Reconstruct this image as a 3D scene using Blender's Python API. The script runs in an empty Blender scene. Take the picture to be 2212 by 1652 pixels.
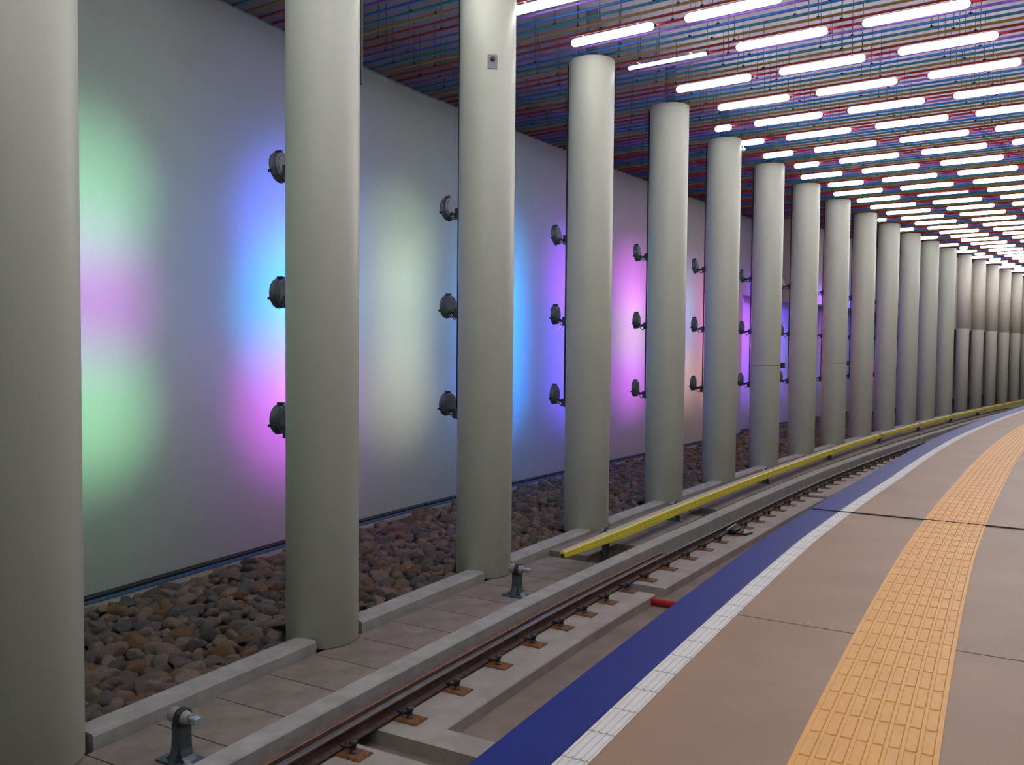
import bpy, math, random
from mathutils import Matrix, Vector
random.seed(7)
sc = bpy.context.scene
COL = sc.collection
PI = math.pi

# ------------------------------------------------------------------ materials
def mat(name, col, rough=.6, metal=0., spec=.5, var=0., vscale=8., bump=0., bscale=60., coat=0.):
    m = bpy.data.materials.new(name); m.use_nodes = True
    nt = m.node_tree; b = nt.nodes['Principled BSDF']
    c = (*col, 1)
    b.inputs['Base Color'].default_value = c
    b.inputs['Roughness'].default_value = rough
    b.inputs['Metallic'].default_value = metal
    b.inputs['Specular IOR Level'].default_value = spec
    if coat: b.inputs['Coat Weight'].default_value = coat
    if var or bump:
        tc = nt.nodes.new('ShaderNodeTexCoord')
    if var:
        n = nt.nodes.new('ShaderNodeTexNoise'); n.inputs['Scale'].default_value = vscale
        n.inputs['Detail'].default_value = 6
        nt.links.new(tc.outputs['Object'], n.inputs['Vector'])
        r = nt.nodes.new('ShaderNodeValToRGB')
        r.color_ramp.elements[0].position = .3; r.color_ramp.elements[1].position = .7
        r.color_ramp.elements[0].color = (*[max(0, x * (1 - var)) for x in col], 1)
        r.color_ramp.elements[1].color = (*[min(1, x * (1 + var)) for x in col], 1)
        nt.links.new(n.outputs['Fac'], r.inputs['Fac'])
        nt.links.new(r.outputs['Color'], b.inputs['Base Color'])
    if bump:
        n2 = nt.nodes.new('ShaderNodeTexNoise'); n2.inputs['Scale'].default_value = bscale
        n2.inputs['Detail'].default_value = 4
        nt.links.new(tc.outputs['Object'], n2.inputs['Vector'])
        bp = nt.nodes.new('ShaderNodeBump'); bp.inputs['Strength'].default_value = bump
        bp.inputs['Distance'].default_value = .01
        nt.links.new(n2.outputs['Fac'], bp.inputs['Height'])
        nt.links.new(bp.outputs['Normal'], b.inputs['Normal'])
    return m

def emit(name, col, strength):
    m = bpy.data.materials.new(name); m.use_nodes = True
    b = m.node_tree.nodes['Principled BSDF']
    b.inputs['Base Color'].default_value = (.9, .9, .9, 1)
    b.inputs['Emission Color'].default_value = (*col, 1)
    b.inputs['Emission Strength'].default_value = strength
    return m

def speckled(name, col, dark, scale, thr, rough, var=.06, vscale=3., spec=.5):
    """paint or stone with small dark specks and a slow colour drift"""
    m = mat(name, col, rough, var=var, vscale=vscale, spec=spec)
    nt = m.node_tree; b = nt.nodes['Principled BSDF']
    ramp = [n for n in nt.nodes if n.type == 'VALTORGB'][0]
    tc = [n for n in nt.nodes if n.type == 'TEX_COORD'][0]
    v = nt.nodes.new('ShaderNodeTexNoise'); v.inputs['Scale'].default_value = scale; v.inputs['Detail'].default_value = 2
    nt.links.new(tc.outputs['Object'], v.inputs['Vector'])
    r2 = nt.nodes.new('ShaderNodeValToRGB')
    r2.color_ramp.elements[0].position = thr; r2.color_ramp.elements[1].position = min(1, thr + .06)
    r2.color_ramp.elements[0].color = (0, 0, 0, 1); r2.color_ramp.elements[1].color = (1, 1, 1, 1)
    nt.links.new(v.outputs['Fac'], r2.inputs['Fac'])
    mx = nt.nodes.new('ShaderNodeMix'); mx.data_type = 'RGBA'
    nt.links.new(r2.outputs['Color'], mx.inputs['Factor'])
    nt.links.new(ramp.outputs['Color'], mx.inputs['A'])
    mx.inputs['B'].default_value = (*dark, 1)
    nt.links.new(mx.outputs['Result'], b.inputs['Base Color'])
    return m

M = {}
M['column'] = speckled('column_paint', (.575, .60, .485), (.27, .27, .22), 34, .755, .45, var=.025, vscale=1.5)
M['sleeve'] = mat('column_sleeve_lightened', (.80, .775, .66), .5, var=.02)  # sleeve colour raised in place of light missing on the far columns
M['wall'] = mat('wall_plaster', (.375, .415, .39), .55, var=.025, vscale=.8, bump=.05, bscale=120)
M['far_column_lit'] = mat('far_column_lightened', (.72, .69, .58), .5, var=.02)  # column colour lightened to make up for weak light on the far shafts
M['bulk'] = mat('bulkhead_plaster', (.45, .41, .35), .7, var=.04)
M['ceil'] = mat('ceiling_slab_paint', (.49, .455, .55), .8, var=.12, vscale=1.2)
M['floor'] = speckled('platform_granite', (.35, .222, .134), (.255, .165, .10), 150, .60, .5, var=.10, vscale=1.3, spec=.3)
M['joint'] = mat('joint_filler', (.06, .055, .06), .7)
M['joint_pale'] = mat('pale_joint_filler', (.30, .28, .26), .8)
M['blue_edge'] = mat('blue_edge_paint', (.004, .020, .20), .38, var=.12, vscale=5, spec=.18)
M['white_tile'] = mat('white_edge_tile', (.74, .72, .68), .5, var=.05, vscale=7)
M['yellow_tile'] = mat('yellow_tactile_tile', (.80, .40, .075), .5, var=.07, vscale=5)
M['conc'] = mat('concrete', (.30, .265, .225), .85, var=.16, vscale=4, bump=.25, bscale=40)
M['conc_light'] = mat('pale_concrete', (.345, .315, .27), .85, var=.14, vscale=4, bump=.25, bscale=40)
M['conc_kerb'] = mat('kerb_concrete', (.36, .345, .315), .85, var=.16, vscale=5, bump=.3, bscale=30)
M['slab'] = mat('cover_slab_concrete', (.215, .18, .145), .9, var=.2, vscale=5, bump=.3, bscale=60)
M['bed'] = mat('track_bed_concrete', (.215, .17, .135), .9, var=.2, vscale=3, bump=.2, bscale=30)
M['soil'] = mat('ballast_soil', (.035, .028, .022), .95)
M['rail'] = mat('rail_steel', (.085, .052, .038), .5, metal=.3, var=.35, vscale=14)
M['railhead'] = mat('worn_rail_head', (.22, .20, .185), .38, metal=.7, var=.2, vscale=9)
M['guard'] = mat('rusty_guard_rail', (.20, .125, .095), .55, metal=.3, var=.25, vscale=8)
M['rust'] = mat('rust_plate', (.21, .085, .03), .75, var=.35, vscale=25)
M['bolt'] = mat('dark_bolt_steel', (.07, .07, .075), .5, metal=.6)
M['stan'] = mat('stanchion_galvanised', (.10, .125, .15), .5, metal=.5, var=.2, vscale=12)
M['stan_dark'] = mat('stanchion_clamp', (.025, .02, .022), .5)
M['insul'] = mat('insulator_grey', (.30, .30, .31), .45)
M['bracket'] = mat('pale_bracket', (.34, .42, .45), .4, metal=.4)
M['cover'] = mat('yellow_cover_board', (.68, .60, .03), .45, var=.06, vscale=4)
M['cover_dark'] = mat('cover_groove', (.30, .26, .01), .6)
M['cover_top'] = mat('cover_top_dust', (.50, .45, .34), .7, var=.12, vscale=10)
M['third'] = mat('conductor_steel', (.04, .035, .03), .6, metal=.4)
M['red_pipe'] = mat('red_conduit', (.55, .02, .015), .45)
M['lamp'] = mat('lamp_housing_grey', (.11, .135, .165), .42, metal=.35)
M['lamp_dark'] = mat('lamp_bracket_dark', (.04, .05, .065), .5, metal=.3)
M['cable'] = mat('black_cable', (.012, .012, .014), .5)
M['cable_blue'] = mat('blue_cable', (.018, .095, .21), .45)
M['plate'] = mat('mounting_plate_grey', (.25, .25, .28), .5, metal=.3)
M['white_box'] = mat('white_fixture', (.75, .74, .72), .4)
M['tube'] = emit('lit_tube', (.97, .965, 1), 10.8)
M['hanger'] = mat('hanger_rod', (.02, .016, .024), .8)
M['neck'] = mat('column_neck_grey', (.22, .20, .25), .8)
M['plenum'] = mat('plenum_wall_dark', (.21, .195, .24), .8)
PIPES = [('crimson', (.34, .012, .05)), ('purple', (.20, .11, .46)), ('blue', (.025, .16, .50)),
         ('teal', (.025, .245, .285)), ('ochre', (.40, .28, .06)), ('orange-red', (.40, .05, .03))]
for n, c in PIPES: M['pipe_' + n] = mat('pipe_paint_' + n.replace('-', '_'), c, .35)
STONES = [('grey-brown', (.125, .092, .076)), ('tan', (.19, .137, .10)), ('rust-brown', (.165, .088, .042)), ('dark grey', (.085, .072, .07))]
for n, c in STONES: M['stone_' + n] = mat('stone_' + n.replace(' ', '_').replace('-', '_'), c, .85, var=.3, vscale=9, bump=.3, bscale=25)

# ------------------------------------------------------------------ mesh helpers
class MB:
    def __init__(s): s.v = []; s.f = []; s.m = []; s.sm = []
    def add(s, vs, fs, mi=0, smooth=False):
        o = len(s.v); s.v += [tuple(v) for v in vs]
        for f in fs: s.f.append(tuple(i + o for i in f)); s.m.append(mi); s.sm.append(smooth)
        return s
    def box(s, x0, x1, y0, y1, z0, z1, mi=0, bev=0.):
        if bev <= 0:
            v = [(x, y, z) for z in (z0, z1) for y in (y0, y1) for x in (x0, x1)]
            s.add(v, [(0, 2, 3, 1), (4, 5, 7, 6), (0, 1, 5, 4), (2, 6, 7, 3), (0, 4, 6, 2), (1, 3, 7, 5)], mi)
        else:
            b = bev
            def ring(z, i): return [(x0 + i, y0 + b, z), (x0 + b, y0 + i, z), (x1 - b, y0 + i, z), (x1 - i, y0 + b, z), (x1 - i, y1 - b, z), (x1 - b, y1 - i, z), (x0 + b, y1 - i, z), (x0 + i, y1 - b, z)]
            rs = [ring(z0 + b, 0), ring(z1 - b, 0), ring(z1, b)]
            v = ring(z0, b) + rs[0] + rs[1] + rs[2]
            f = []
            for k in range(3):
                for i in range(8):
                    j = (i + 1) % 8; f.append((k * 8 + i, k * 8 + j, k * 8 + 8 + j, k * 8 + 8 + i))
            f.append(tuple(range(7, -1, -1))); f.append(tuple(range(24, 32)))
            s.add(v, f, mi)
        return s
    def lathe(s, prof, n=24, axis='z', org=(0, 0, 0), mi=0, smooth=True, cap=True):
        """prof: (radius, height) along the axis"""
        vs = []
        for r, h in prof:
            for i in range(n):
                a = 2 * PI * i / n; c, d = r * math.cos(a), r * math.sin(a)
                p = {'z': (c, d, h), 'x': (h, c, d), 'y': (d, h, c)}[axis]
                vs.append((p[0] + org[0], p[1] + org[1], p[2] + org[2]))
        fs = []
        for k in range(len(prof) - 1):
            for i in range(n):
                j = (i + 1) % n; fs.append((k * n + i, k * n + j, (k + 1) * n + j, (k + 1) * n + i))
        s.add(vs, fs, mi, smooth)
        if cap:
            o = len(s.v) - len(vs)
            s.f.append(tuple(range(o + n - 1, o - 1, -1))); s.m.append(mi); s.sm.append(False)
            e = o + (len(prof) - 1) * n
            s.f.append(tuple(range(e, e + n))); s.m.append(mi); s.sm.append(False)
        return s
    def tube(s, pts, r, n=8, mi=0):
        P = [Vector(p) for p in pts]; vs = []
        up = None
        for i, p in enumerate(P):
            t = (P[min(i + 1, len(P) - 1)] - P[max(i - 1, 0)]).normalized()
            if up is None: up = Vector((0, 0, 1)) if abs(t.z) < .9 else Vector((1, 0, 0))
            a = t.cross(up).normalized(); b = a.cross(t).normalized(); up = b
            for k in range(n):
                q = 2 * PI * k / n; vs.append(p + a * r * math.cos(q) + b * r * math.sin(q))
        fs = []
        for i in range(len(P) - 1):
            for k in range(n):
                j = (k + 1) % n; fs.append((i * n + k, (i + 1) * n + k, (i + 1) * n + j, i * n + j))
        s.add(vs, fs, mi, True)
        o = len(s.v) - len(vs); e = o + (len(P) - 1) * n
        s.f.append(tuple(range(o, o + n))); s.m.append(mi); s.sm.append(False)
        s.f.append(tuple(range(e + n - 1, e - 1, -1))); s.m.append(mi); s.sm.append(False)
        return s
    def build(s, name, mats, parent=None, org=None):
        me = bpy.data.meshes.new(name)
        v = s.v if org is None else [(a - org[0], b - org[1], c - org[2]) for a, b, c in s.v]
        me.from_pydata(v, [], s.f)
        for m in (mats if isinstance(mats, (list, tuple)) else [mats]): me.materials.append(m)
        me.polygons.foreach_set('material_index', s.m)
        me.polygons.foreach_set('use_smooth', s.sm)
        me.update()
        o = bpy.data.objects.new(name, me); COL.objects.link(o)
        if parent: o.parent = parent
        if org is not None: o.location = org
        return o

def tag(o, label, cat, group=None, kind=None):
    o['label'] = label; o['category'] = cat
    if group: o['group'] = group
    if kind: o['kind'] = kind
    return o
def struct(o): o['kind'] = 'structure'; return o
def empty(name, loc, rz=0):
    o = bpy.data.objects.new(name, None); COL.objects.link(o)
    o.location = loc; o.rotation_euler = (0, 0, rz); o.empty_display_size = .1
    return o
def dup(root, loc, rz=None, kids=True):
    r = root.copy(); COL.objects.link(r); r.location = loc
    if rz is not None: r.rotation_euler = (0, 0, rz)
    if kids:
        for ch in root.children:
            c = ch.copy(); COL.objects.link(c); c.parent = r
            for g in ch.children:
                d = g.copy(); COL.objects.link(d); d.parent = c
    return r

ORD = ['first', 'second', 'third', 'fourth', 'fifth', 'sixth', 'seventh', 'eighth', 'ninth', 'tenth', 'eleventh', 'twelfth',
       'thirteenth', 'fourteenth', 'fifteenth', 'sixteenth', 'seventeenth', 'eighteenth', 'nineteenth', 'twentieth']
TENS = {20: 'twenty', 30: 'thirty', 40: 'forty', 50: 'fifty', 60: 'sixty'}
def ordn(i):   # 1-based
    if i <= 20: return ORD[i - 1]
    t, u = i // 10 * 10, i % 10
    return TENS[t][:-1] + 'ieth' if u == 0 else TENS[t] + '-' + ORD[u - 1]

# ------------------------------------------------------------------ the curved line of the station (through the column centres)
TH, C0, C1, SP = .5182, .0194, -.0005, 2.9855
def head(s):
    n = min(max(s / SP, -4), 19.); return TH + C0 * n + C1 * n * n
DS = .05; S0 = -14.
SX = []; XS = []; YS = []
x = y = 0.
for i in range(1800):
    s = S0 + i * DS; SX.append(s); XS.append(x); YS.append(y)
    h_ = head(s + DS / 2); x += math.sin(h_) * DS; y += math.cos(h_) * DS
i0 = round(-S0 / DS); ox, oy = XS[i0] + 1.8441, YS[i0] - 8.5092
XS = [a - ox for a in XS]; YS = [a - oy for a in YS]
def pt(s, o=0., z=0.):
    f = (s - S0) / DS; i = max(0, min(len(SX) - 2, int(f))); t = f - i
    X = XS[i] + (XS[i + 1] - XS[i]) * t; Y = YS[i] + (YS[i + 1] - YS[i]) * t; a = head(s)
    return (X + o * math.cos(a), Y - o * math.sin(a), z)
def lerp(tab, s):
    if s <= tab[0][0]: return tab[0][1]
    for (a, b), (c, d) in zip(tab, tab[1:]):
        if s <= c:
            t = (s - a) / (c - a); return b + (d - b) * t
    return tab[-1][1]
DR = [(-10, 0), (2, .02), (4, .06), (7, .13), (14, .15), (20, .25), (27, .36), (60, .40)]
def drift(s): return lerp(DR, s)
WO = [(-14, -2.75), (-2, -3.05), (0, -3.12), (3, -3.32), (6, -3.45), (14, -3.46), (22, -3.55), (60, -3.5)]
def wall_o(s): return lerp(WO, s)
H = 7.3125; ZC = 8.05; ZP = 1.1; CAMZ = 2.8787

def sweep(mb, prof, s0, s1, step=.5, fn=None, mi=0, smooth=False, caps=True):
    """prof: closed loop of (o,z), counter-clockwise seen looking along +s; fn shifts the offset along the way"""
    n = max(1, round((s1 - s0) / step)); k = len(prof); vs = []
    for i in range(n + 1):
        s = s0 + (s1 - s0) * i / n; d = fn(s) if fn else 0
        for o, z in prof: vs.append(pt(s, o + d, z))
    fs = []
    for i in range(n):
        for j in range(k):
            q = (j + 1) % k; fs.append((i * k + j, i * k + q, (i + 1) * k + q, (i + 1) * k + j))
    if caps:
        fs.append(tuple(range(k - 1, -1, -1))); fs.append(tuple(range(n * k, n * k + k)))
    mb.add(vs, fs, mi, smooth); return mb
def rect(o0, o1, z0, z1): return [(o0, z0), (o0, z1), (o1, z1), (o1, z0)]
def brect(o0, o1, z0, z1, b): return [(o0, z0), (o0, z1 - b), (o0 + b, z1), (o1 - b, z1), (o1, z1 - b), (o1, z0)]
def ctr(s0, s1, o, z): return pt((s0 + s1) / 2, o, z)

SA, SB = -12., 62.
# ------------------------------------------------------------------ setting
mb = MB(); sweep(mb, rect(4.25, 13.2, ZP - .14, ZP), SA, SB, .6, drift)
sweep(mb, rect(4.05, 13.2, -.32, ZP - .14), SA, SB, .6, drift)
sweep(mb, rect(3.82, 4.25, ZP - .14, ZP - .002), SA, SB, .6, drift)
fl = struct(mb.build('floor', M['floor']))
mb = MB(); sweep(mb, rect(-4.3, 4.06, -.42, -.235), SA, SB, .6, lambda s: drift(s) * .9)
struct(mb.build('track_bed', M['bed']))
mb = MB(); sweep(mb, rect(-3.9, .2, -.24, -.09), SA, SB, .6)
struct(mb.build('ballast_bed', M['soil']))
mb = MB(); sweep(mb, rect(-.2, 1.14, -.24, -.085), SA, 4.22, .6, lambda s: drift(s) * (.5))
sweep(mb, rect(-.2, .82, -.24, -.02), 4.22, SB, .6, lambda s: drift(s) * (.5))
sweep(mb, rect(.81, 1.16, -.24, -.02), 5.15, 7.9, .6, lambda s: drift(s) * .5)
sweep(mb, rect(.81, 1.16, -.24, -.02), 8.6, SB, .6, lambda s: drift(s) * .5)
struct(mb.build('walkway_base', M['conc']))
SN = 22.6
mb = MB(); sweep(mb, rect(-.35, 0, -.25, H + .03), SA, SN, .6, wall_o)
sweep(mb, rect(-.35, 0, 4.7, H + .03), SN, 60, .6, wall_o)
sweep(mb, rect(-.9, -.45, -.25, 4.72), SN - .02, 60, .6, wall_o)
sweep(mb, rect(-.9, -.34, -.25, 4.72), SN - .1, SN, .1, wall_o)
struct(mb.build('wall_left', M['wall']))
mb = MB(); sweep(mb, rect(-2.9, -2.38, 4.56, ZC), 23.9, 38., .6)
sweep(mb, rect(-2.9, -.62, 3.93, ZC), 38., 60, .6)
struct(mb.build('bulkhead', M['bulk']))
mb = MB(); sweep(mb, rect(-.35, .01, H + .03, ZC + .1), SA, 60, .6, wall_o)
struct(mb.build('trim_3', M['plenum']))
mb = MB(); sweep(mb, rect(13., 13.3, -.3, ZC + .1), SA, SB, .8)
struct(mb.build('wall_right', M['wall']))
mb = MB(); sweep(mb, rect(-3.9, 13.3, ZC, ZC + .25), SA, SB, .8)
struct(mb.build('ceiling', M['ceil']))
# expansion joints across the platform
mb = MB()
for sj in (3.72,):
    a, b = pt(sj, 3.83 + drift(sj)), pt(sj + .2, 13)
    d = Vector((b[0] - a[0], b[1] - a[1], 0)).normalized(); nrm = Vector((-d.y, d.x, 0)); w = .0055
    for z0, z1 in ((ZP - .02, ZP + .0135),):
        v = []
        for p in (a, b):
            for q in (-w, w):
                for z in (z0, z1): v.append((p[0] + nrm.x * q, p[1] + nrm.y * q, z))
        mb.add(v, [(0, 1, 3, 2), (4, 6, 7, 5), (0, 4, 5, 1), (2, 3, 7, 6), (1, 5, 7, 3), (0, 2, 6, 4)])
struct(mb.build('trim_1', M['joint']))
mb = MB()
a, b = pt(-.7, 4.26), pt(-.85, 13)
d = Vector((b[0] - a[0], b[1] - a[1], 0)).normalized(); nrm = Vector((-d.y, d.x, 0)); w = .004
v = []
for p in (a, b):
    for q in (-w, w):
        for z in (ZP - .02, ZP + .0015): v.append((p[0] + nrm.x * q, p[1] + nrm.y * q, z))
mb.add(v, [(0, 1, 3, 2), (4, 6, 7, 5), (0, 4, 5, 1), (2, 3, 7, 6), (1, 5, 7, 3), (0, 2, 6, 4)])
struct(mb.build('trim_2', M['joint']))

# platform edge: blue strip, white ridged tiles, yellow tactile band
og = pt(6, 3.97, ZP)
mb = MB(); sweep(mb, brect(3.80, 4.115, ZP - .10, ZP + .004, .01), SA, 60, .5, drift)
tag(mb.build('blue_edge_strip', M['blue_edge'], org=og), 'glossy dark blue painted strip along the edge of the platform', 'edge strip')
mb = MB(); sweep(mb, rect(4.117, 4.25, ZP - .02, ZP + .003), SA, 60, .5, drift)
s = -8.
while s < 34:
    for o in (4.127, 4.163, 4.201, 4.230):
        w = .005
        sweep(mb, brect(o, o + 2 * w, ZP + .002, ZP + .008, .003), s + .008, s + .292, .3, drift)
    sweep(mb, rect(4.117, 4.25, ZP + .001, ZP + .0036), s - .004, s + .004, .1, drift, mi=1)
    s += .30
tag(mb.build('white_edge_tiles', [M['white_tile'], M['joint_pale']], org=pt(6, 4.18, ZP)), 'narrow line of white ridged tiles between the blue strip and brown floor', 'edge tiles')
mb = MB(); dy = lambda s: drift(s) * .45
sweep(mb, rect(5.00, 5.57, ZP - .02, ZP + .004), SA, 60, .5, dy)
s = -5.8
while s < 38:
    for k in range(8):
        o = 5.022 + k * .0675
        b0 = [pt(s + a, o + b + dy(s), 0) for a, b in ((.006, 0), (.006, .054), (.276, .054), (.276, 0))]
        b1 = [pt(s + a, o + b + dy(s), 0) for a, b in ((.011, .005), (.011, .049), (.271, .049), (.271, .005))]
        v = [(p[0], p[1], ZP + .003) for p in b0] + [(p[0], p[1], ZP + .0085) for p in b1]
        mb.add(v, [(4, 7, 6, 5)] + [(i, 4 + i, 4 + (i + 1) % 4, (i + 1) % 4) for i in range(4)])
    s += .285
tag(mb.build('tactile_paving', M['yellow_tile'], org=pt(6, 5.3, ZP)), 'yellow-orange tactile paving band with raised bars running along the platform floor', 'tactile paving')

# ------------------------------------------------------------------ columns
R = .35
def wobble(k):   # measured small departures of the columns from the even curve, (along, across)
    return {4: (0, -.03), 5: (0, .03)}.get(k, (0, 0))
def col_pos(k):
    a, b = wobble(k); s = SP * (k - 2) + a; return s, b
PHR = {1: 'nearest column, cream concrete, cut off by the left edge of the photo',
       2: 'cream round concrete column, second from the left, with one dark bar at its upper right',
       3: 'cream round concrete column, third from the left, with a small square plate high up',
       4: 'cream round concrete column, fourth from the left, its top ending below a lit tube',
       7: 'cream round concrete column, seventh from the left, with a thin strap at mid height',
       9: 'cream round concrete column, ninth from the left, with a thin strap at mid height'}
shaft_mb = MB().lathe([(R - .012, 0), (R, .012), (R, H - .05), (R - .012, H - .035)], 72, cap=True)
shaft_me = None; cond_me = None; neck_me = None
small_mb = MB().lathe([(.27, 0), (.27, H - .05)], 48)
columns = {}
for k in range(1, 21):
    s, b = col_pos(k); rz = -head(s)
    t = empty('column', pt(s, b, 0), rz)
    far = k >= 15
    if far: t.location = pt(s, b + .06, 0)
    tag(t, PHR.get(k, 'cream round concrete column, %s from the left%s' % (ordn(k), ', with an upper sleeve lightened as if better lit' if far else ' in the curved row')),
        'column', 'row of columns along the track', 'thing')
    columns[k] = t
    if not far:
        if shaft_me is None: o = shaft_mb.build('shaft', M['column'], t); shaft_me = o
        else: o = shaft_me.copy(); COL.objects.link(o); o.parent = t
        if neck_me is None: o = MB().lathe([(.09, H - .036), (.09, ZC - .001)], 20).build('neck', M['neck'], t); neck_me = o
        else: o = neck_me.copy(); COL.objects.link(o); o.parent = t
        if k >= 2:
            if cond_me is None:
                c = MB()
                c.tube([(-R - .008, -.10, 1.95), (-R - .008, -.10, H - .06)], .013, 8)
                for z in (1.98, 3.26, 4.53): c.box(-R - .05, -R + .02, -.13, -.07, z - .02, z + .10)
                o = c.build('conduit', M['lamp_dark'], t); cond_me = o
            else: o = cond_me.copy(); COL.objects.link(o); o.parent = t
    else:
        MB().lathe([(.27, 0), (.27, 3.95), (.27, H - .05)], 40).build('shaft', M['far_column_lit'], t)
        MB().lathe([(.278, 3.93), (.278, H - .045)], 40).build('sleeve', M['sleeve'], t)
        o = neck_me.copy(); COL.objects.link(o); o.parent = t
    if k == 2:
        MB().box(.222, .252, .262, .298, 5.42, H - .06, bev=.006).build('dark_bar', M['cable'], t)
    if k in (7, 9):
        o = MB().lathe([(R + .004, 2.496), (R + .006, 2.500), (R + .006, 2.510), (R + .004, 2.514)], 72, cap=False).build('strap', M['plate'], t)
        MB().box(R * .75, R * .75 + .12, R * .62, R * .62 + .11, 2.43, 2.57, bev=.01).build('strap_clamp', M['lamp_dark'], t)
    if k == 3:
        # small plate facing the platform
        a = math.radians(-48)
        p = MB().box(-.004, .006, -.06, .06, -.085, .085, bev=.003).build('plate', M['plate'], t)
        p.location = (math.cos(a) * (R + .001), math.sin(a) * (R + .001), 6.33); p.rotation_euler = (0, 0, a)
        MB().lathe([(.03, .004), (.03, .02), (.022, .03), (.008, .034)], 16, axis='x', org=(0, .0, .03)).build('plate_bolt', M['bolt'], p)

# ------------------------------------------------------------------ colour floodlights: three on each column, aimed at the wall
G1 = (.36, 1, .50); 
SPOT = {
 1: [(.35, 1, .55)] * 3,
 2: [(.36, .85, .50), (.72, .19, .98), (.38, .9, .46)],
 3: [(.10, .14, 1), (.0, .40, 1), (.56, .05, .66)],
 4: [(.66, .78, .50), (.74, .80, .58), (.76, .70, .47)],
 5: [(.0, .22, .55), (.0, .28, 1), (.01, .24, .95)],
 6: [(.34, .04, 1), (.11, .07, 1), (.12, .07, 1)],
 7: [(.80, .10, 1), (.62, .42, .60), (.66, .09, .95)],
 8: [(.45, .45, .8), (.25, .45, .95), (.9, .5, .45)],
 9: [(1, .12, .55), (1, .10, .60), (1, .42, .36)],
 10: [(.30, .08, 1), (.60, .10, .95), (.30, .08, 1)],
 11: [(.25, .08, .9), (.2, .15, 1), (.2, .12, 1)],
 12: [(.05, .12, 1), (.04, .25, 1), (.6, .1, .8)],
 13: [(.45, .1, .9), (.65, .08, .5), (.3, .12, 1)],
 14: [(.2, .15, 1), (.12, .12, 1), (.2, .14, 1)],
 15: [(.08, .2, 1), (.02, .5, .8), (.75, .05, .4)],
 16: [(.5, .05, .6), (.5, .1, .5), (.05, .5, .7)],
}
HTS = (4.67, 3.40, 2.12); LVL = ('upper', 'middle', 'lower')
LP = {2: 2.3, 3: 7., 4: 1.7, 5: 7., 6: 6.5, 7: 4., 8: 2.2, 9: 4.5, 10: 4.5, 11: 4, 12: 5, 13: 4, 15: 4}
YAW = {1: -.5, 2: -.5, 4: -.5, 5: -.45, 6: -.4, 7: -.3, 9: -.6}
LENS = {}
def flood_proto():
    t = empty('floodlight', (0, 0, 0))
    # local frame: x toward platform, wall on -x; origin at the drum centre
    h = empty('housing_pivot', (0, 0, 0)); bpy.data.objects.remove(h)
    MB().lathe([(.135, .030), (.144, .026), (.147, .015), (.146, -.028), (.152, -.031), (.155, -.042), (.152, -.050), (.135, -.054)], 32, axis='x').build('housing', M['lamp'], t)
    MB().lathe([(.108, .037), (.114, .034), (.116, .027)], 32, axis='x').build('back_cover', M['lamp'], t)
    c = MB().box(-.055, .02, -.02, .02, .148, .172, bev=.004); c.build('latch', M['lamp_dark'], t)
    c = MB().box(-.062, -.03, -.165, -.145, -.07, -.04, bev=.003); c.box(-.062, -.03, .145, .165, -.07, -.04, bev=.003); c.build('hinge', M['lamp_dark'], t)
    c = MB().tube([(.035, -.01, -.085), (.09, -.015, -.095), (.15, -.04, -.07), (.285, -.10, -.03)], .022, 8)
    c.box(.02, .062, -.045, .035, -.115, -.055, bev=.006); c.build('arm', M['lamp_dark'], t)
    MB().lathe([(.02, .03), (.02, .068), (.012, .074)], 12, axis='x', org=(0, -.03, -.115)).build('bolt', M['bracket'], t)
    c = MB(); pts = []
    for i in range(13):
        q = i / 12; pts.append((.06 + .16 * q, -.03 - .07 * q, -.11 - .10 * math.sin(PI * q) + .08 * q))
    c.tube(pts, .0065, 6); c.build('cable_loop', M['cable'], t)
    return t
fl0 = flood_proto(); first = True; lamps = []
for k in range(1, 17):
    s, b = col_pos(k); rz = -head(s) - math.atan(YAW.get(k, 0) / 2.75)
    for j in range(3):
        col = SPOT[k][j]; z = HTS[j]
        loc = pt(s + .10, b - .63, z)
        if first: r = fl0; r.location = loc; r.rotation_euler = (0, 0, rz); first = False
        else: r = dup(fl0, loc, rz)
        if j == 0: r.rotation_euler = (0, math.radians(-7), rz)   # the top lamp nods toward the wall
        tag(r, 'round grey floodlight, %s of the three on the %s column' % (LVL[j], ordn(k)), 'floodlight', 'colour floodlights on the columns')
        lamps.append((r, k, j, col))
for r, k, j, col in lamps:      # a lens that glows in the lamp's own colour, and its beam
        key = col
        if key not in LENS: LENS[key] = emit('lens_glow', col, 3)
        if k <= 12:     # the flood's soft outer spill
            l2 = bpy.data.lights.new('spill', 'SPOT'); l2.color = col; l2.energy = 29 * LP.get(k, 1.5)
            l2.spot_size = math.radians(124); l2.spot_blend = 1.; l2.shadow_soft_size = .12
            o2 = bpy.data.objects.new('spill', l2); COL.objects.link(o2); o2.parent = r
            o2.location = (-.07, 0, 0); o2.rotation_euler = (0, math.radians(90 + (0 if j else 5)), 0)
        l = MB().lathe([(.13, -.053), (.12, -.057)], 24, axis='x').build('lens', LENS[key], r)
        ld = bpy.data.lights.new('beam', 'SPOT'); ld.color = col; ld.energy = 125 * LP.get(k, 1.5) * (1 if j else 1.0)
        ld.spot_size = math.radians({3: 70, 5: 66}.get(k, 60)); ld.spot_blend = 1.; ld.shadow_soft_size = .10
        lo = bpy.data.objects.new('beam', ld); COL.objects.link(lo); lo.parent = r
        lo.location = (-.07, 0, 0); lo.rotation_euler = (0, math.radians(90 + (0 if j else 5)), 0)

# ------------------------------------------------------------------ ceiling pipes and tubes
N = Vector((.5664, .8241)); T = Vector((.8241, -.5664))
def nt_xy(n, t): return (N.x * n + T.x * t, N.y * n + T.y * t)
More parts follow.
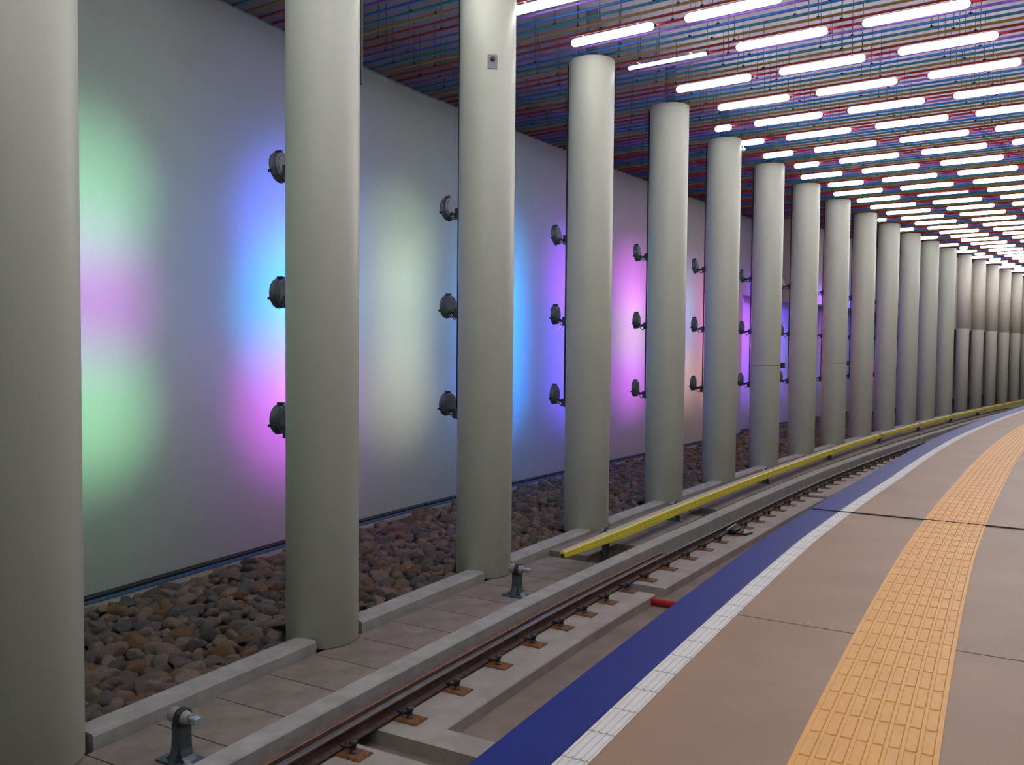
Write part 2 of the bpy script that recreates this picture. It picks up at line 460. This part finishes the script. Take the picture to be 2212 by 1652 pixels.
# wall and columns as functions of n
def trace(fn):
    out = []
    s = SA
    while s < SB - 1:
        p = pt(s, fn(s)); out.append((p[0] * N.x + p[1] * N.y, p[0] * T.x + p[1] * T.y)); s += .4
    return sorted(out)
WT = trace(lambda s: max(wall_o(s), -2.38 if s > 23.9 else -9, -.62 if s > 38 else -9) + .03); CT = trace(lambda s: 0)
cols_nt = []
for k in range(1, 21):
    s, b = col_pos(k); p = pt(s, b); cols_nt.append((p[0] * N.x + p[1] * N.y, p[0] * T.x + p[1] * T.y))
ROW0, ROWD = 11.06, 1.4590
GAP = ROWD / 6
rowword = lambda i: ordn(i) + ' row'
RP = .0205; ZPIPE = H + .02
hang = None; np_ = 0
i = -22
while True:
    n = ROW0 + GAP * (.5 + i)
    if n > 60: break
    ci = i % 6; cname = PIPES[ci][0]
    row = math.floor(i / 6) + 1          # pipes between tube row `row` and `row`+1 (1-based)
    t0 = lerp(WT, n); ct = lerp(CT, n)
    t1 = 3.2 if n < 30 else max(ct + 3.5, -.075 * n + 1.6)
    cuts = sorted((ct_ - math.sqrt(max(0, .125 ** 2 - (n - cn) ** 2)), ct_ + math.sqrt(max(0, .125 ** 2 - (n - cn) ** 2))) for cn, ct_ in cols_nt if abs(n - cn) < .122)
    segs = []; a = t0
    for c0, c1 in cuts:
        if c0 > a: segs.append((a, c0)); a = c1
    segs.append((a, t1))
    c = MB()
    for a, b in segs:
        ns = max(1, round((b - a) / .6)); c.tube([(*nt_xy(n, a + (b - a) * q / ns), ZPIPE) for q in range(ns + 1)], RP, 8)
    mid = nt_xy(n, (t0 + t1) / 2)
    o = c.build('ceiling_pipe', M['pipe_' + cname], org=(*mid, ZPIPE))
    if row >= 1: lab = '%s ceiling pipe just beyond the %s of tube lights' % (cname, rowword(row))
    else: lab = '%s ceiling pipe before the first row of lights, %s' % (cname, ['in the set next to it', 'one set nearer', 'two sets nearer', 'three sets nearer', 'four sets nearer'][-row])
    tag(o, lab, 'pipe', 'coloured ceiling pipes')
    if 6.5 < n < 31:
        q = t0 + .5 + (i % 3) * .25; w = 0
        while q < min(t1, -.06 * n + .6) and w < 7:
            if all(abs(n - cn) > .2 or abs(q - c_) > .2 for cn, c_ in cols_nt):
                if hang is None: h = MB().tube([(0, 0, 0), (0, 0, ZC - ZPIPE - RP + .005)], .004, 5).box(-.02, .02, -.02, .02, -.012, .012).build('hanger', M['hanger'], o); hang = h
                else: h = hang.copy(); COL.objects.link(h); h.parent = o
                P = nt_xy(n, q); h.location = (P[0] - mid[0], P[1] - mid[1], RP - .004); w += 1
            q += 1.5
    i += 1

TL, TP = 1.36, 1.755; TR = .056
def tube_parts(root, L, r, full):
    pr = []
    for k in range(4): a = PI / 2 * k / 3; pr.append((r * math.sin(a) + .0005, -L / 2 + .03 + r * (1 - math.cos(a))))
    for k in range(3, -1, -1): a = PI / 2 * k / 3; pr.append((r * math.sin(a) + .0005, L / 2 - .03 - r * (1 - math.cos(a))))
    MB().lathe(pr, 10, axis='x').build('diffuser', M['tube'], root)
    if full:
        for sg in (-1, 1):
            MB().lathe([(.018, sg * (L / 2 - .032)), (.018, sg * L / 2)][::sg], 10, axis='x').build('end_cap', M['bolt'], root)
            MB().box(sg * (L / 2 - .25) - .011, sg * (L / 2 - .25) + .011, -.13, .13, r - .003, r + .007).build('bracket', M['pipe_crimson'], root)
protos = {}
trz = math.atan2(T.y, T.x)
nrow = 0
for i in range(-9, 35):
    n = ROW0 + ROWD * i
    base = -6.64 + .17 * i
    tmin = max(-6.76, lerp(CT, n) - .28) if n < 36 else lerp(CT, n) - .25
    tmax = max(min(2.2, -.075 * n + .9), lerp(CT, n) + (7.6 if i < 29 else 5)) if i >= 0 else 2.6
    if i < 0: base = -6.64 + .17 * i + 1.755 * 2
    if i < 0: tmin = -6.76 + .1
    k = -12; idx = 0
    while True:
        a = base + TP * k; b = a + TL; k += 1
        if a > tmax: break
        a = max(a, tmin); L = b - a
        for cn, cc in cols_nt:      # keep clear of the columns
            if abs(n - cn) < .44 and a < cc + .42 and b > cc - .42: a = cc + .44
        L = b - a
        if L < .3: continue
        idx += 1
        if n > 20 and b < tmin: continue
        thin = (i == 1 and idx == 1) or (i == 11 and idx == 2)
        full = i < 24
        P = (*nt_xy(n, (a + b) / 2), ZPIPE - .055)
        key = (round(L, 2), thin, full)
        if key not in protos:
            r = empty('tube_light', P, trz); tube_parts(r, L, .026 if thin else TR, full); protos[key] = r
        else: r = dup(protos[key], P, trz)
        if i < 0: lab = 'lit tube light, %s out from the columns, %s row nearer than the first full one' % (ordn(idx), ordn(-i))
        else: lab = '%s tube light, %s out from the columns in the %s' % ('thin lit' if thin else ('short lit' if L < 1.2 else 'glowing'), ordn(idx), rowword(i + 1))
        tag(r, lab, 'tube light', 'tube lights under the ceiling')
# small white fixture under the pipes
f = empty('ceiling_fixture', (pt(12.53, .2)[0], pt(12.53, .2)[1], 7.14), .6)
MB().lathe([(.02, 0), (.045, .02), (.05, .055), (.03, .075)], 20).build('body', M['white_box'], f)
MB().tube([(0, 0, .07), (0, 0, .16)], .012, 8).build('stem', M['white_box'], f)
tag(f, 'small white fixture under the pipes right of the sixth column top', 'fixture')

# ------------------------------------------------------------------ track side
# kerb pieces between the columns
for k in range(0, 20):
    s0 = SP * (k - 2) + .335; s1 = SP * (k - 1) - .335
    mb = MB(); sweep(mb, brect(-.02, .225, -.09, .11, .018), s0, s1, .4)
    nm = 'low concrete kerb between the %s and %s columns' % (ordn(k), ordn(k + 1)) if k else 'low concrete kerb in front of the first column'
    tag(mb.build('kerb', M['conc_kerb'], org=ctr(s0, s1, .1, -.09)), nm + ', holding back the stones', 'kerb', 'kerbs between the columns')
# cover slabs of the walkway
js = [-8.0 + .586 * i for i in range(40)]; js = [j for j in js if j < 3.9] + [4.21]
kk = 0
vis = [j for j in js if j > -4.2]
for a, b in zip(js, js[1:]):
    if b < -4.2 or b - a < .1: continue
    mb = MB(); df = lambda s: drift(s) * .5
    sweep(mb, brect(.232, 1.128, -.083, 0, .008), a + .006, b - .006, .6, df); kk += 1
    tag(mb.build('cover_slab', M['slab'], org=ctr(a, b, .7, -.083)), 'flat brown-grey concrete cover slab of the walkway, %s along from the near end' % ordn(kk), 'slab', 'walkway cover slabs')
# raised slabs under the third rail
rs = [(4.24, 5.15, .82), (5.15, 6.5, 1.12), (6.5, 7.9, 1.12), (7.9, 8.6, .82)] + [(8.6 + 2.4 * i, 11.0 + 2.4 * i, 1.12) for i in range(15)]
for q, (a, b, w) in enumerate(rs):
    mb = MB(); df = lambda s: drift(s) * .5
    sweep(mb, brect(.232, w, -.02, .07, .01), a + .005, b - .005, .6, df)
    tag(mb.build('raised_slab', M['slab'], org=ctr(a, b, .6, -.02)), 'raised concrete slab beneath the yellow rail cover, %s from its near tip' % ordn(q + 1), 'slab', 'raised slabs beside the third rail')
# long kerb beam
ks = [-9, 3.3, 12., 21., 30., 39., 50.]
for q, (a, b) in enumerate(zip(ks, ks[1:])):
    mb = MB(); sweep(mb, brect(1.14, 1.345, -.24, .10, .012), a + .004, b - .004, .4, drift)
    tag(mb.build('kerb_beam', M['conc_kerb'], org=ctr(a, b, 1.24, -.24)), 'long grey concrete kerb beam left of the rail, %s length from the near end' % ordn(q + 1), 'kerb beam', 'kerb beams beside the rail')
# plinths
mb = MB(); sweep(mb, brect(1.35, 4.04, -.24, -.125, .012), -9, -1.42, .5, drift)
tag(mb.build('rail_plinth', M['conc_light'], org=ctr(-9, -1.42, 2, -.24)), 'wide pale concrete rail plinth in the near bottom corner of the track', 'plinth', 'concrete plinths under the rail')
mb = MB(); sweep(mb, brect(1.35, 2.02, -.24, -.125, .012), -.86, 3.66, .5, drift)
sweep(mb, brect(1.35, 4.04, -.24, -.1255, .012), -1.15, -.86, .3, drift)
tag(mb.build('rail_plinth', M['conc_light'], org=ctr(-1.1, 3.66, 1.7, -.24)), 'L-shaped concrete rail plinth with a cross beam at its near end', 'plinth', 'concrete plinths under the rail')
ps = [(3.96, 12.1), (12.4, 20.6), (20.9, 29.), (29.3, 40)]
for q, (a, b) in enumerate(ps):
    mb = MB(); sweep(mb, brect(1.35, 2.02, -.24, -.125, .012), a, b, .5, drift)
    tag(mb.build('rail_plinth', M['conc_light'], org=ctr(a, b, 1.7, -.24)), 'straight concrete rail plinth, %s beyond the L-shaped one' % ordn(q + 1), 'plinth', 'concrete plinths under the rail')
# running rail and guard rail
prof = [(1.44, -.11), (1.44, -.098), (1.492, -.086), (1.499, -.03), (1.478, -.022), (1.476, -.006), (1.484, 0), (1.532, 0), (1.540, -.006), (1.538, -.022), (1.517, -.03), (1.524, -.086), (1.576, -.098), (1.576, -.11)]
rr = empty('running_rail', ctr(0, 10, 1.51, -.11))
def local(mb, root):
    l = root.location; mb.v = [(a - l.x, b - l.y, c - l.z) for a, b, c in mb.v]; return mb
mb = MB(); sweep(mb, prof, -9, 45, .4, drift); local(mb, rr).build('rail_body', M['rail'], rr)
mb = MB(); sweep(mb, [(1.484, -.0005), (1.487, .0012), (1.530, .0012), (1.5325, -.0005)], -9, 45, .4, drift); local(mb, rr).build('running_surface', M['railhead'], rr)
tag(rr, 'rusty brown running rail with a worn grey head, curving away beside the platform', 'rail')
mb = MB(); sweep(mb, brect(1.358, 1.424, -.105, .002, .006), -9, 5.3, .4, drift)
sweep(mb, rect(1.37, 1.43, -.125, -.104), -9, 5.2, .4, drift)
tag(mb.build('guard_rail', M['guard'], org=ctr(-9, 5.3, 1.4, -.125)), 'reddish rusty guard rail close beside the running rail, ending partway along', 'rail')
# fasteners
def fastener():
    t = empty('rail_fastener', (0, 0, 0))
    MB().box(-.10, .285, -.085, .085, 0, .010, bev=.003).box(.075, .275, -.075, .075, .010, .015, bev=.002).build('base_plate', M['rust'], t)
    MB().lathe([(.03, .015), (.03, .023), (.021, .024), (.021, .075), (.031, .076), (.031, .10), (.02, .108)], 10, org=(.165, 0, 0)).build('bolt', M['bolt'], t)
    c = MB(); pts = []
    for i in range(15):
        a = -PI * .85 + 2 * PI * .85 * i / 14
        pts.append((.115 + .055 * math.cos(a), (.058) * math.sin(a), .060 + .018 * math.cos(a + 1)))
    c.tube(pts, .010, 6); c.tube([(.17, 0, .05), (.085, 0, .04), (.07, 0, .032)], .012, 6); c.build('spring_clip', M['bolt'], t)
    return t
fs = [-4.3, -3.6, -2.9, -2.22, -1.57, -.86, -.16, .55, 1.25, 1.88, 2.45, 3.02, 3.60, 4.22, 4.92, 5.66, 6.32]
while fs[-1] < 32: fs.append(fs[-1] + .655)
f0 = fastener()
for q, s in enumerate(fs):
    loc = pt(s, 1.508 + drift(s), -.125); rz = -head(s)
    if q == 0: r = f0; r.location = loc; r.rotation_euler = (0, 0, rz)
    else: r = dup(f0, loc, rz)
    tag(r, 'rusty rail fastener plate with bolt and clip, %s along from the near end' % ordn(q + 1), 'rail fastener', 'fasteners along the rail')
# rail clamp with a silver rod
s = 7.75; d = drift(s)
t = empty('rail_clamp', pt(s, 1.66 + d, -.125), -head(s))
MB().box(-.06, .10, -.16, .16, 0, .05, bev=.01).box(-.02, .06, -.22, .12, .05, .10, bev=.012).build('clamp_body', M['cable'], t)
MB().tube([(-.03, -.34, .11), (-.03, .12, .125)], .014, 8).build('rod', M['bracket'], t)
MB().tube([(.08, -.15, .03), (.2, -.1, .02), (.24, .12, .02)], .018, 8).build('clamp_cable', M['cable'], t)
tag(t, 'black clamp with a short silver rod fixed on the far rail beside the fasteners', 'clamp')
# red pipe crossing between two plinths
mb = MB(); mb.tube([pt(3.55, 1.98 + drift(3.6), -.188), pt(3.60, 4.03, -.188)], .042, 14)
tag(mb.build('red_pipe', M['red_pipe'], org=pt(3.8, 2.6, -.2)), 'bright red pipe crossing the track bed under the platform edge', 'pipe')
# third rail with yellow cover
TRD = [(-5, 0), (14, .0), (21, -.05), (32, -.03), (40, .06), (60, .25)]
tf = lambda s: lerp(TRD, s) + (0 if s > 3.6 else -.0)
t = empty('third_rail', pt(10, 1.06, .22))
s0, s1 = 3.15, 56.
def nose(s): return max(0., (4.9 - s) / 1.75) if s < 4.9 else 0.
def tsweep(prof, mat_, name, a=s0, b=s1):
    mb = MB(); n = 130; vs = []; k = len(prof)
    for i in range(n + 1):
        q = i / n; s = a + (b - a) * q ** 1.6
        w = 1 - .45 * nose(s); dz = .07 * nose(s)
        for o, z in prof: vs.append(pt(s, 1.05 + (o - 1.05) * w + tf(s), .22 + (z - .22) * w + dz))
    fs = []
    for i in range(n):
        for j in range(k):
            u = (j + 1) % k; fs.append((i * k + j, i * k + u, (i + 1) * k + u, (i + 1) * k + j))
    fs.append(tuple(range(k - 1, -1, -1))); fs.append(tuple(range(n * k, n * k + k)))
    mb.add(vs, fs); local(mb, t).build(name, mat_, t)
tsweep([(.985, .215), (.985, .30), (1.085, .30), (1.085, .215)], M['third'], 'conductor')
tsweep([(.975, .235), (.975, .352), (.985, .358), (1.09, .358), (1.108, .345), (1.114, .302), (1.108, .298), (1.122, .292), (1.125, .235), (1.09, .235), (1.088, .302), (.99, .302), (.99, .235)], M['cover'], 'cover')
tsweep([(1.1095, .2955), (1.1095, .3045), (1.1155, .3045), (1.1155, .2955)], M['cover_dark'], 'cover_groove')
tsweep([(.978, .3575), (.984, .3612), (1.075, .3612), (1.082, .3575)], M['cover_top'], 'top_strip')
tag(t, 'long third rail under a bright yellow cover board, rising from a tapered tip', 'third rail')
# stanchions
def stanchion():
    t = empty('stanchion', (0, 0, 0))
    MB().box(-.15, .15, -.10, .10, 0, .016, bev=.004).build('foot_plate', M['stan'], t)
    c = MB()
    prof = [(.11, .016), (.072, .045), (.054, .09), (.048, .16), (.048, .27)]
    vs = []
    for w, z in prof: vs += [(-w * .85, -.05, z), (w * .85, -.05, z), (w * .85, .05, z), (-w * .85, .05, z)]
    fsx = [(0, 3, 2, 1), (16, 17, 18, 19)]
    for k in range(4):
        for i in range(4): fsx.append((k * 4 + i, k * 4 + (i + 1) % 4, k * 4 + 4 + (i + 1) % 4, k * 4 + 4 + i))
    c.add(vs, fsx)
    c.add([(-.03, -.09, .016), (.03, -.09, .016), (.03, -.05, .12), (-.03, -.05, .12), (-.03, -.05, .016), (.03, -.05, .016)], [(0, 1, 2, 3), (0, 3, 4), (1, 5, 2)])
    c.build('post', M['stan'], t)
    for sx in (-1, 1):
        MB().lathe([(.034, .016), (.034, .021), (.018, .022), (.018, .042), (.012, .046)], 8, org=(sx * .115, -.055 * sx, 0)).build('anchor_bolt', M['insul'], t)
    MB().lathe([(.030, -.10), (.052, -.085), (.055, -.02), (.05, .03), (.038, .075), (.030, .08)], 18, axis='x', org=(0, 0, .31)).build('insulator', M['insul'], t)
    MB().lathe([(.062, -.012), (.070, -.008), (.070, .030), (.062, .034)], 20, axis='x', org=(0, 0, .305)).box(-.045, .05, -.05, .05, .245, .275, bev=.008).build('clamp_ring', M['stan_dark'], t)
    MB().lathe([(.020, .07), (.020, .12)], 10, axis='x', org=(0, 0, .312)).box(.115, .165, -.03, .03, .285, .335, bev=.006).build('arm_bolt', M['bracket'], t)
    return t
st0 = stanchion()
SD = {-2.45: 'bare galvanised stanchion standing on the slabs at the near bottom left', 2.30: 'bare galvanised stanchion standing just before the tip of the yellow rail'}
for q, s in enumerate([-2.45, 2.30, 4.70, 7.30, 12.2, 17.15, 22.3, 27.3, 32.5, 37.5]):
    zb = 0 if s < 2.95 else .07
    if s == 4.70: zb = -.235
    loc = pt(s, .885 + drift(s) * .4, zb); rz = -head(s)
    if q == 0: r = st0; r.location = loc; r.rotation_euler = (0, 0, rz)
    else: r = dup(st0, loc, rz)
    if q >= 2: r.scale = (1, 1, .82)
    if q == 2: r.scale = (.8, 1, 1.68)
    tag(r, SD.get(s, 'galvanised stanchion holding the yellow third rail, %s from its near tip' % ordn(q - 1)), 'stanchion', 'third rail stanchions')
# red riser with a yellow cap by the sixth column
t = empty('feeder_riser', pt(8.25, .80, -.235), -head(8.2))
MB().tube([(0, 0, 0), (0, 0, .36)], .05, 14).build('riser_pipe', M['red_pipe'], t)
MB().box(-.16, .10, -.06, .06, .36, .43, bev=.01).build('riser_cap', M['cover'], t)
tag(t, 'red vertical conduit with a yellow cap behind the third rail by the sixth column', 'conduit')

# cables along the foot of the wall
for nm, off, z, r, m, lab in (('wall_cable', .05, .035, .035, 'cable', 'thick black cable lying along the foot of the wall'),
                              ('wall_cable', .125, .015, .017, 'cable_blue', 'blue cable along the wall foot, beside the black one'),
                              ('wall_cable', .17, .012, .012, 'cable_blue', 'thinner blue cable on the wall ledge, nearer the stones')):
    mb = MB(); s = -6.; pts = []
    while s < 36:
        pts.append(pt(s, wall_o(s) + off + .006 * math.sin(s * 2 + r * 90) - (.45 if s > SN else 0), z)); s += .5
    mb.tube(pts, r, 8)
    tag(mb.build(nm, M[m], org=pts[20]), lab, 'cable', 'cables along the wall')
mb = MB(); sweep(mb, rect(.0, .36, -.1, 0), SA, SN, .6, wall_o)
struct(mb.build('baseboard_left', M['conc']))

# ------------------------------------------------------------------ ballast
def rock(seed):
    rnd = random.Random(seed)
    t = (1 + 5 ** .5) / 2
    V = [Vector(v).normalized() for v in ((-1, t, 0), (1, t, 0), (-1, -t, 0), (1, -t, 0), (0, -1, t), (0, 1, t), (0, -1, -t), (0, 1, -t), (t, 0, -1), (t, 0, 1), (-t, 0, -1), (-t, 0, 1))]
    F = [(0, 11, 5), (0, 5, 1), (0, 1, 7), (0, 7, 10), (0, 10, 11), (1, 5, 9), (5, 11, 4), (11, 10, 2), (10, 7, 6), (7, 1, 8), (3, 9, 4), (3, 4, 2), (3, 2, 6), (3, 6, 8), (3, 8, 9), (4, 9, 5), (2, 4, 11), (6, 2, 10), (8, 6, 7), (9, 8, 1)]
    def sub(V, F):
        V = list(V); c = {}; G = []
        def m(a, b):
            k = (min(a, b), max(a, b))
            if k not in c: V.append(((V[a] + V[b]) / 2).normalized()); c[k] = len(V) - 1
            return c[k]
        for a, b, d in F:
            x, y, z = m(a, b), m(b, d), m(d, a); G += [(a, x, z), (b, y, x), (d, z, y), (x, y, z)]
        return V, G
    low = (V, F)
    V, F = sub(V, F); mid_ = (V, F)
    V, F = sub(V, F)
    cuts = [(Vector((rnd.gauss(0, 1), rnd.gauss(0, 1), rnd.gauss(0, 1))).normalized(), rnd.uniform(.52, .85)) for _ in range(13)]
    lob = [(Vector((rnd.gauss(0, 1), rnd.gauss(0, 1), rnd.gauss(0, 1))).normalized(), rnd.uniform(-.1, .12)) for _ in range(5)]
    def shape(V):
        out = []
        for v in V:
            q = v * (1 + sum(w * max(0, v.dot(d)) ** 2 for d, w in lob))
            for d, h in cuts:
                e = q.dot(d)
                if e > h: q = q - d * (e - h) * .97
            out.append(q)
        return out
    return (shape(V), F), (shape(mid_[0]), mid_[1])
ROCKS = [rock(i) for i in range(9)]
rmesh = {}
def rock_mesh(i, mi):
    k = (i, mi)
    if k not in rmesh:
        me = bpy.data.meshes.new('ballast_stone'); (V, F), _ = ROCKS[i]
        me.from_pydata([tuple(v) for v in V], [], F); me.materials.append(M['stone_' + STONES[mi][0]])
        for p in me.polygons: p.use_smooth = True
        me.update(); rmesh[k] = me
    return rmesh[k]
cands = []
rnd = random.Random(3)
# camera basis for choosing the stones that show
PT_, RL_ = .0404, .0095; FPX = 1890.
cp, sp_ = math.cos(PT_), math.sin(PT_); cr, sr = math.cos(RL_), math.sin(RL_)
Fv = Vector((0, cp, -sp_)); Uv0 = Vector((0, sp_, cp)); Xv0 = Vector((1, 0, 0))
Xv = Xv0 * cr + Uv0 * sr; Uv = Uv0 * cr - Xv0 * sr
def project(p):
    d = Vector(p) - Vector((0, 0, CAMZ)); w = d.dot(Fv)
    if w < .1: return None
    return 1106 + FPX * d.dot(Xv) / w, 826 - FPX * d.dot(Uv) / w, w
s = -3.6
while s < 34:
    step = .14 if s < 14 else .17
    o = wall_o(s) + (.34 if s < SN else .0)
    while o < -.04:
        a = s + rnd.uniform(-.05, .05); b = o + rnd.uniform(-.05, .05)
        r = rnd.uniform(.08, .145) * (1 if s < 14 else 1.2)
        kcol = round(a / SP); dd = math.hypot(a - kcol * SP, b)
        if dd > .35 + r and b < -.03 - r * .7 and b > wall_o(s) + (.36 if s < SN else -.3):
            p = pt(a, b, -.055 + rnd.uniform(0, .06))
            cands.append((a, b, p, r, rnd.choice((0, 0, 0, 0, 1, 1, 1, 2, 3, 3)), rnd.randrange(9), (rnd.uniform(0, 6.3), rnd.uniform(-.5, .5), rnd.uniform(-.5, .5)), (rnd.uniform(.95, 1.45), rnd.uniform(.75, 1.0), rnd.uniform(.55, .8))))
        o += step * rnd.uniform(.95, 1.15)
    s += step
def blocked(q):   # behind a column as seen from the camera
    for k in range(1, 9):
        e = pt(*col_pos(k)); c = project((*e[:2], .2)); w = FPX * R / c[2]
        if abs(q[0] - c[0]) < w - 12 and q[2] > c[2]: return True
    return False
ind = []; rest = []
for c in cands:
    q = project(c[2])
    if q and 165 < q[0] < 2212 and q[1] < 1652 and not blocked(q): ind.append((FPX * c[3] / q[2], c))
    else: rest.append(c)
ind.sort(key=lambda x: -x[0])
rest += [c for _, c in ind[300:]]
for _, (a, b, p, r, mi, ri, rot, scl) in ind[:300]:
    o = bpy.data.objects.new('ballast_stone', rock_mesh(ri, mi)); COL.objects.link(o)
    o.location = p; o.rotation_euler = (rot[1], rot[2], rot[0]); o.scale = (r * scl[0], r * scl[1], r * scl[2])
    bay = math.floor(a / SP) + 2
    tag(o, '%s ballast stone in the bed of stones between the %s and %s columns' % (STONES[mi][0], ordn(bay), ordn(bay + 1)), 'stone', 'ballast stones along the wall')
mb = MB()
for a, b, p, r, mi, ri, rot, scl in rest:
    V, F = ROCKS[ri][1]
    mt = Matrix.LocRotScale(Vector(p), __import__('mathutils').Euler((rot[1], rot[2], rot[0])), Vector((r * scl[0], r * scl[1], r * scl[2])))
    mb.add([mt @ v for v in V], F, mi, True)
o = mb.build('ballast', [M['stone_' + n] for n, _ in STONES], org=pt(10, -1.6, -.09))
tag(o, 'brown and grey ballast stones filling the strip along the wall farther off', 'ballast', kind='stuff')

# ------------------------------------------------------------------ camera, world, colour
cd = bpy.data.cameras.new('camera'); cd.sensor_width = 36; cd.lens = FPX / 2212 * 36; cd.clip_end = 300
cam = bpy.data.objects.new('camera', cd); COL.objects.link(cam)
m3 = Matrix((Xv, Uv, -Fv)).transposed()
cam.matrix_world = Matrix.Translation((0, 0, CAMZ)) @ m3.to_4x4()
sc.camera = cam
w = bpy.data.worlds.new('world'); sc.world = w; w.use_nodes = True
w.node_tree.nodes['Background'].inputs[0].default_value = (.5, .5, .55, 1)
w.node_tree.nodes['Background'].inputs[1].default_value = .05
sc.view_settings.view_transform = 'Standard'
sc.view_settings.look = 'None'
sc.view_settings.gamma = 1
sc.view_settings.use_curve_mapping = False
sc.view_settings.exposure = 0
sc.cycles.max_bounces = 4
sc.cycles.diffuse_bounces = 3
sc.cycles.glossy_bounces = 2
sc.cycles.use_adaptive_sampling = True
sc.cycles.adaptive_threshold = .015
sc.cycles.use_light_tree = False
sc.cycles.sample_clamp_indirect = 8
sc.cycles.caustics_reflective = False
sc.cycles.caustics_refractive = False
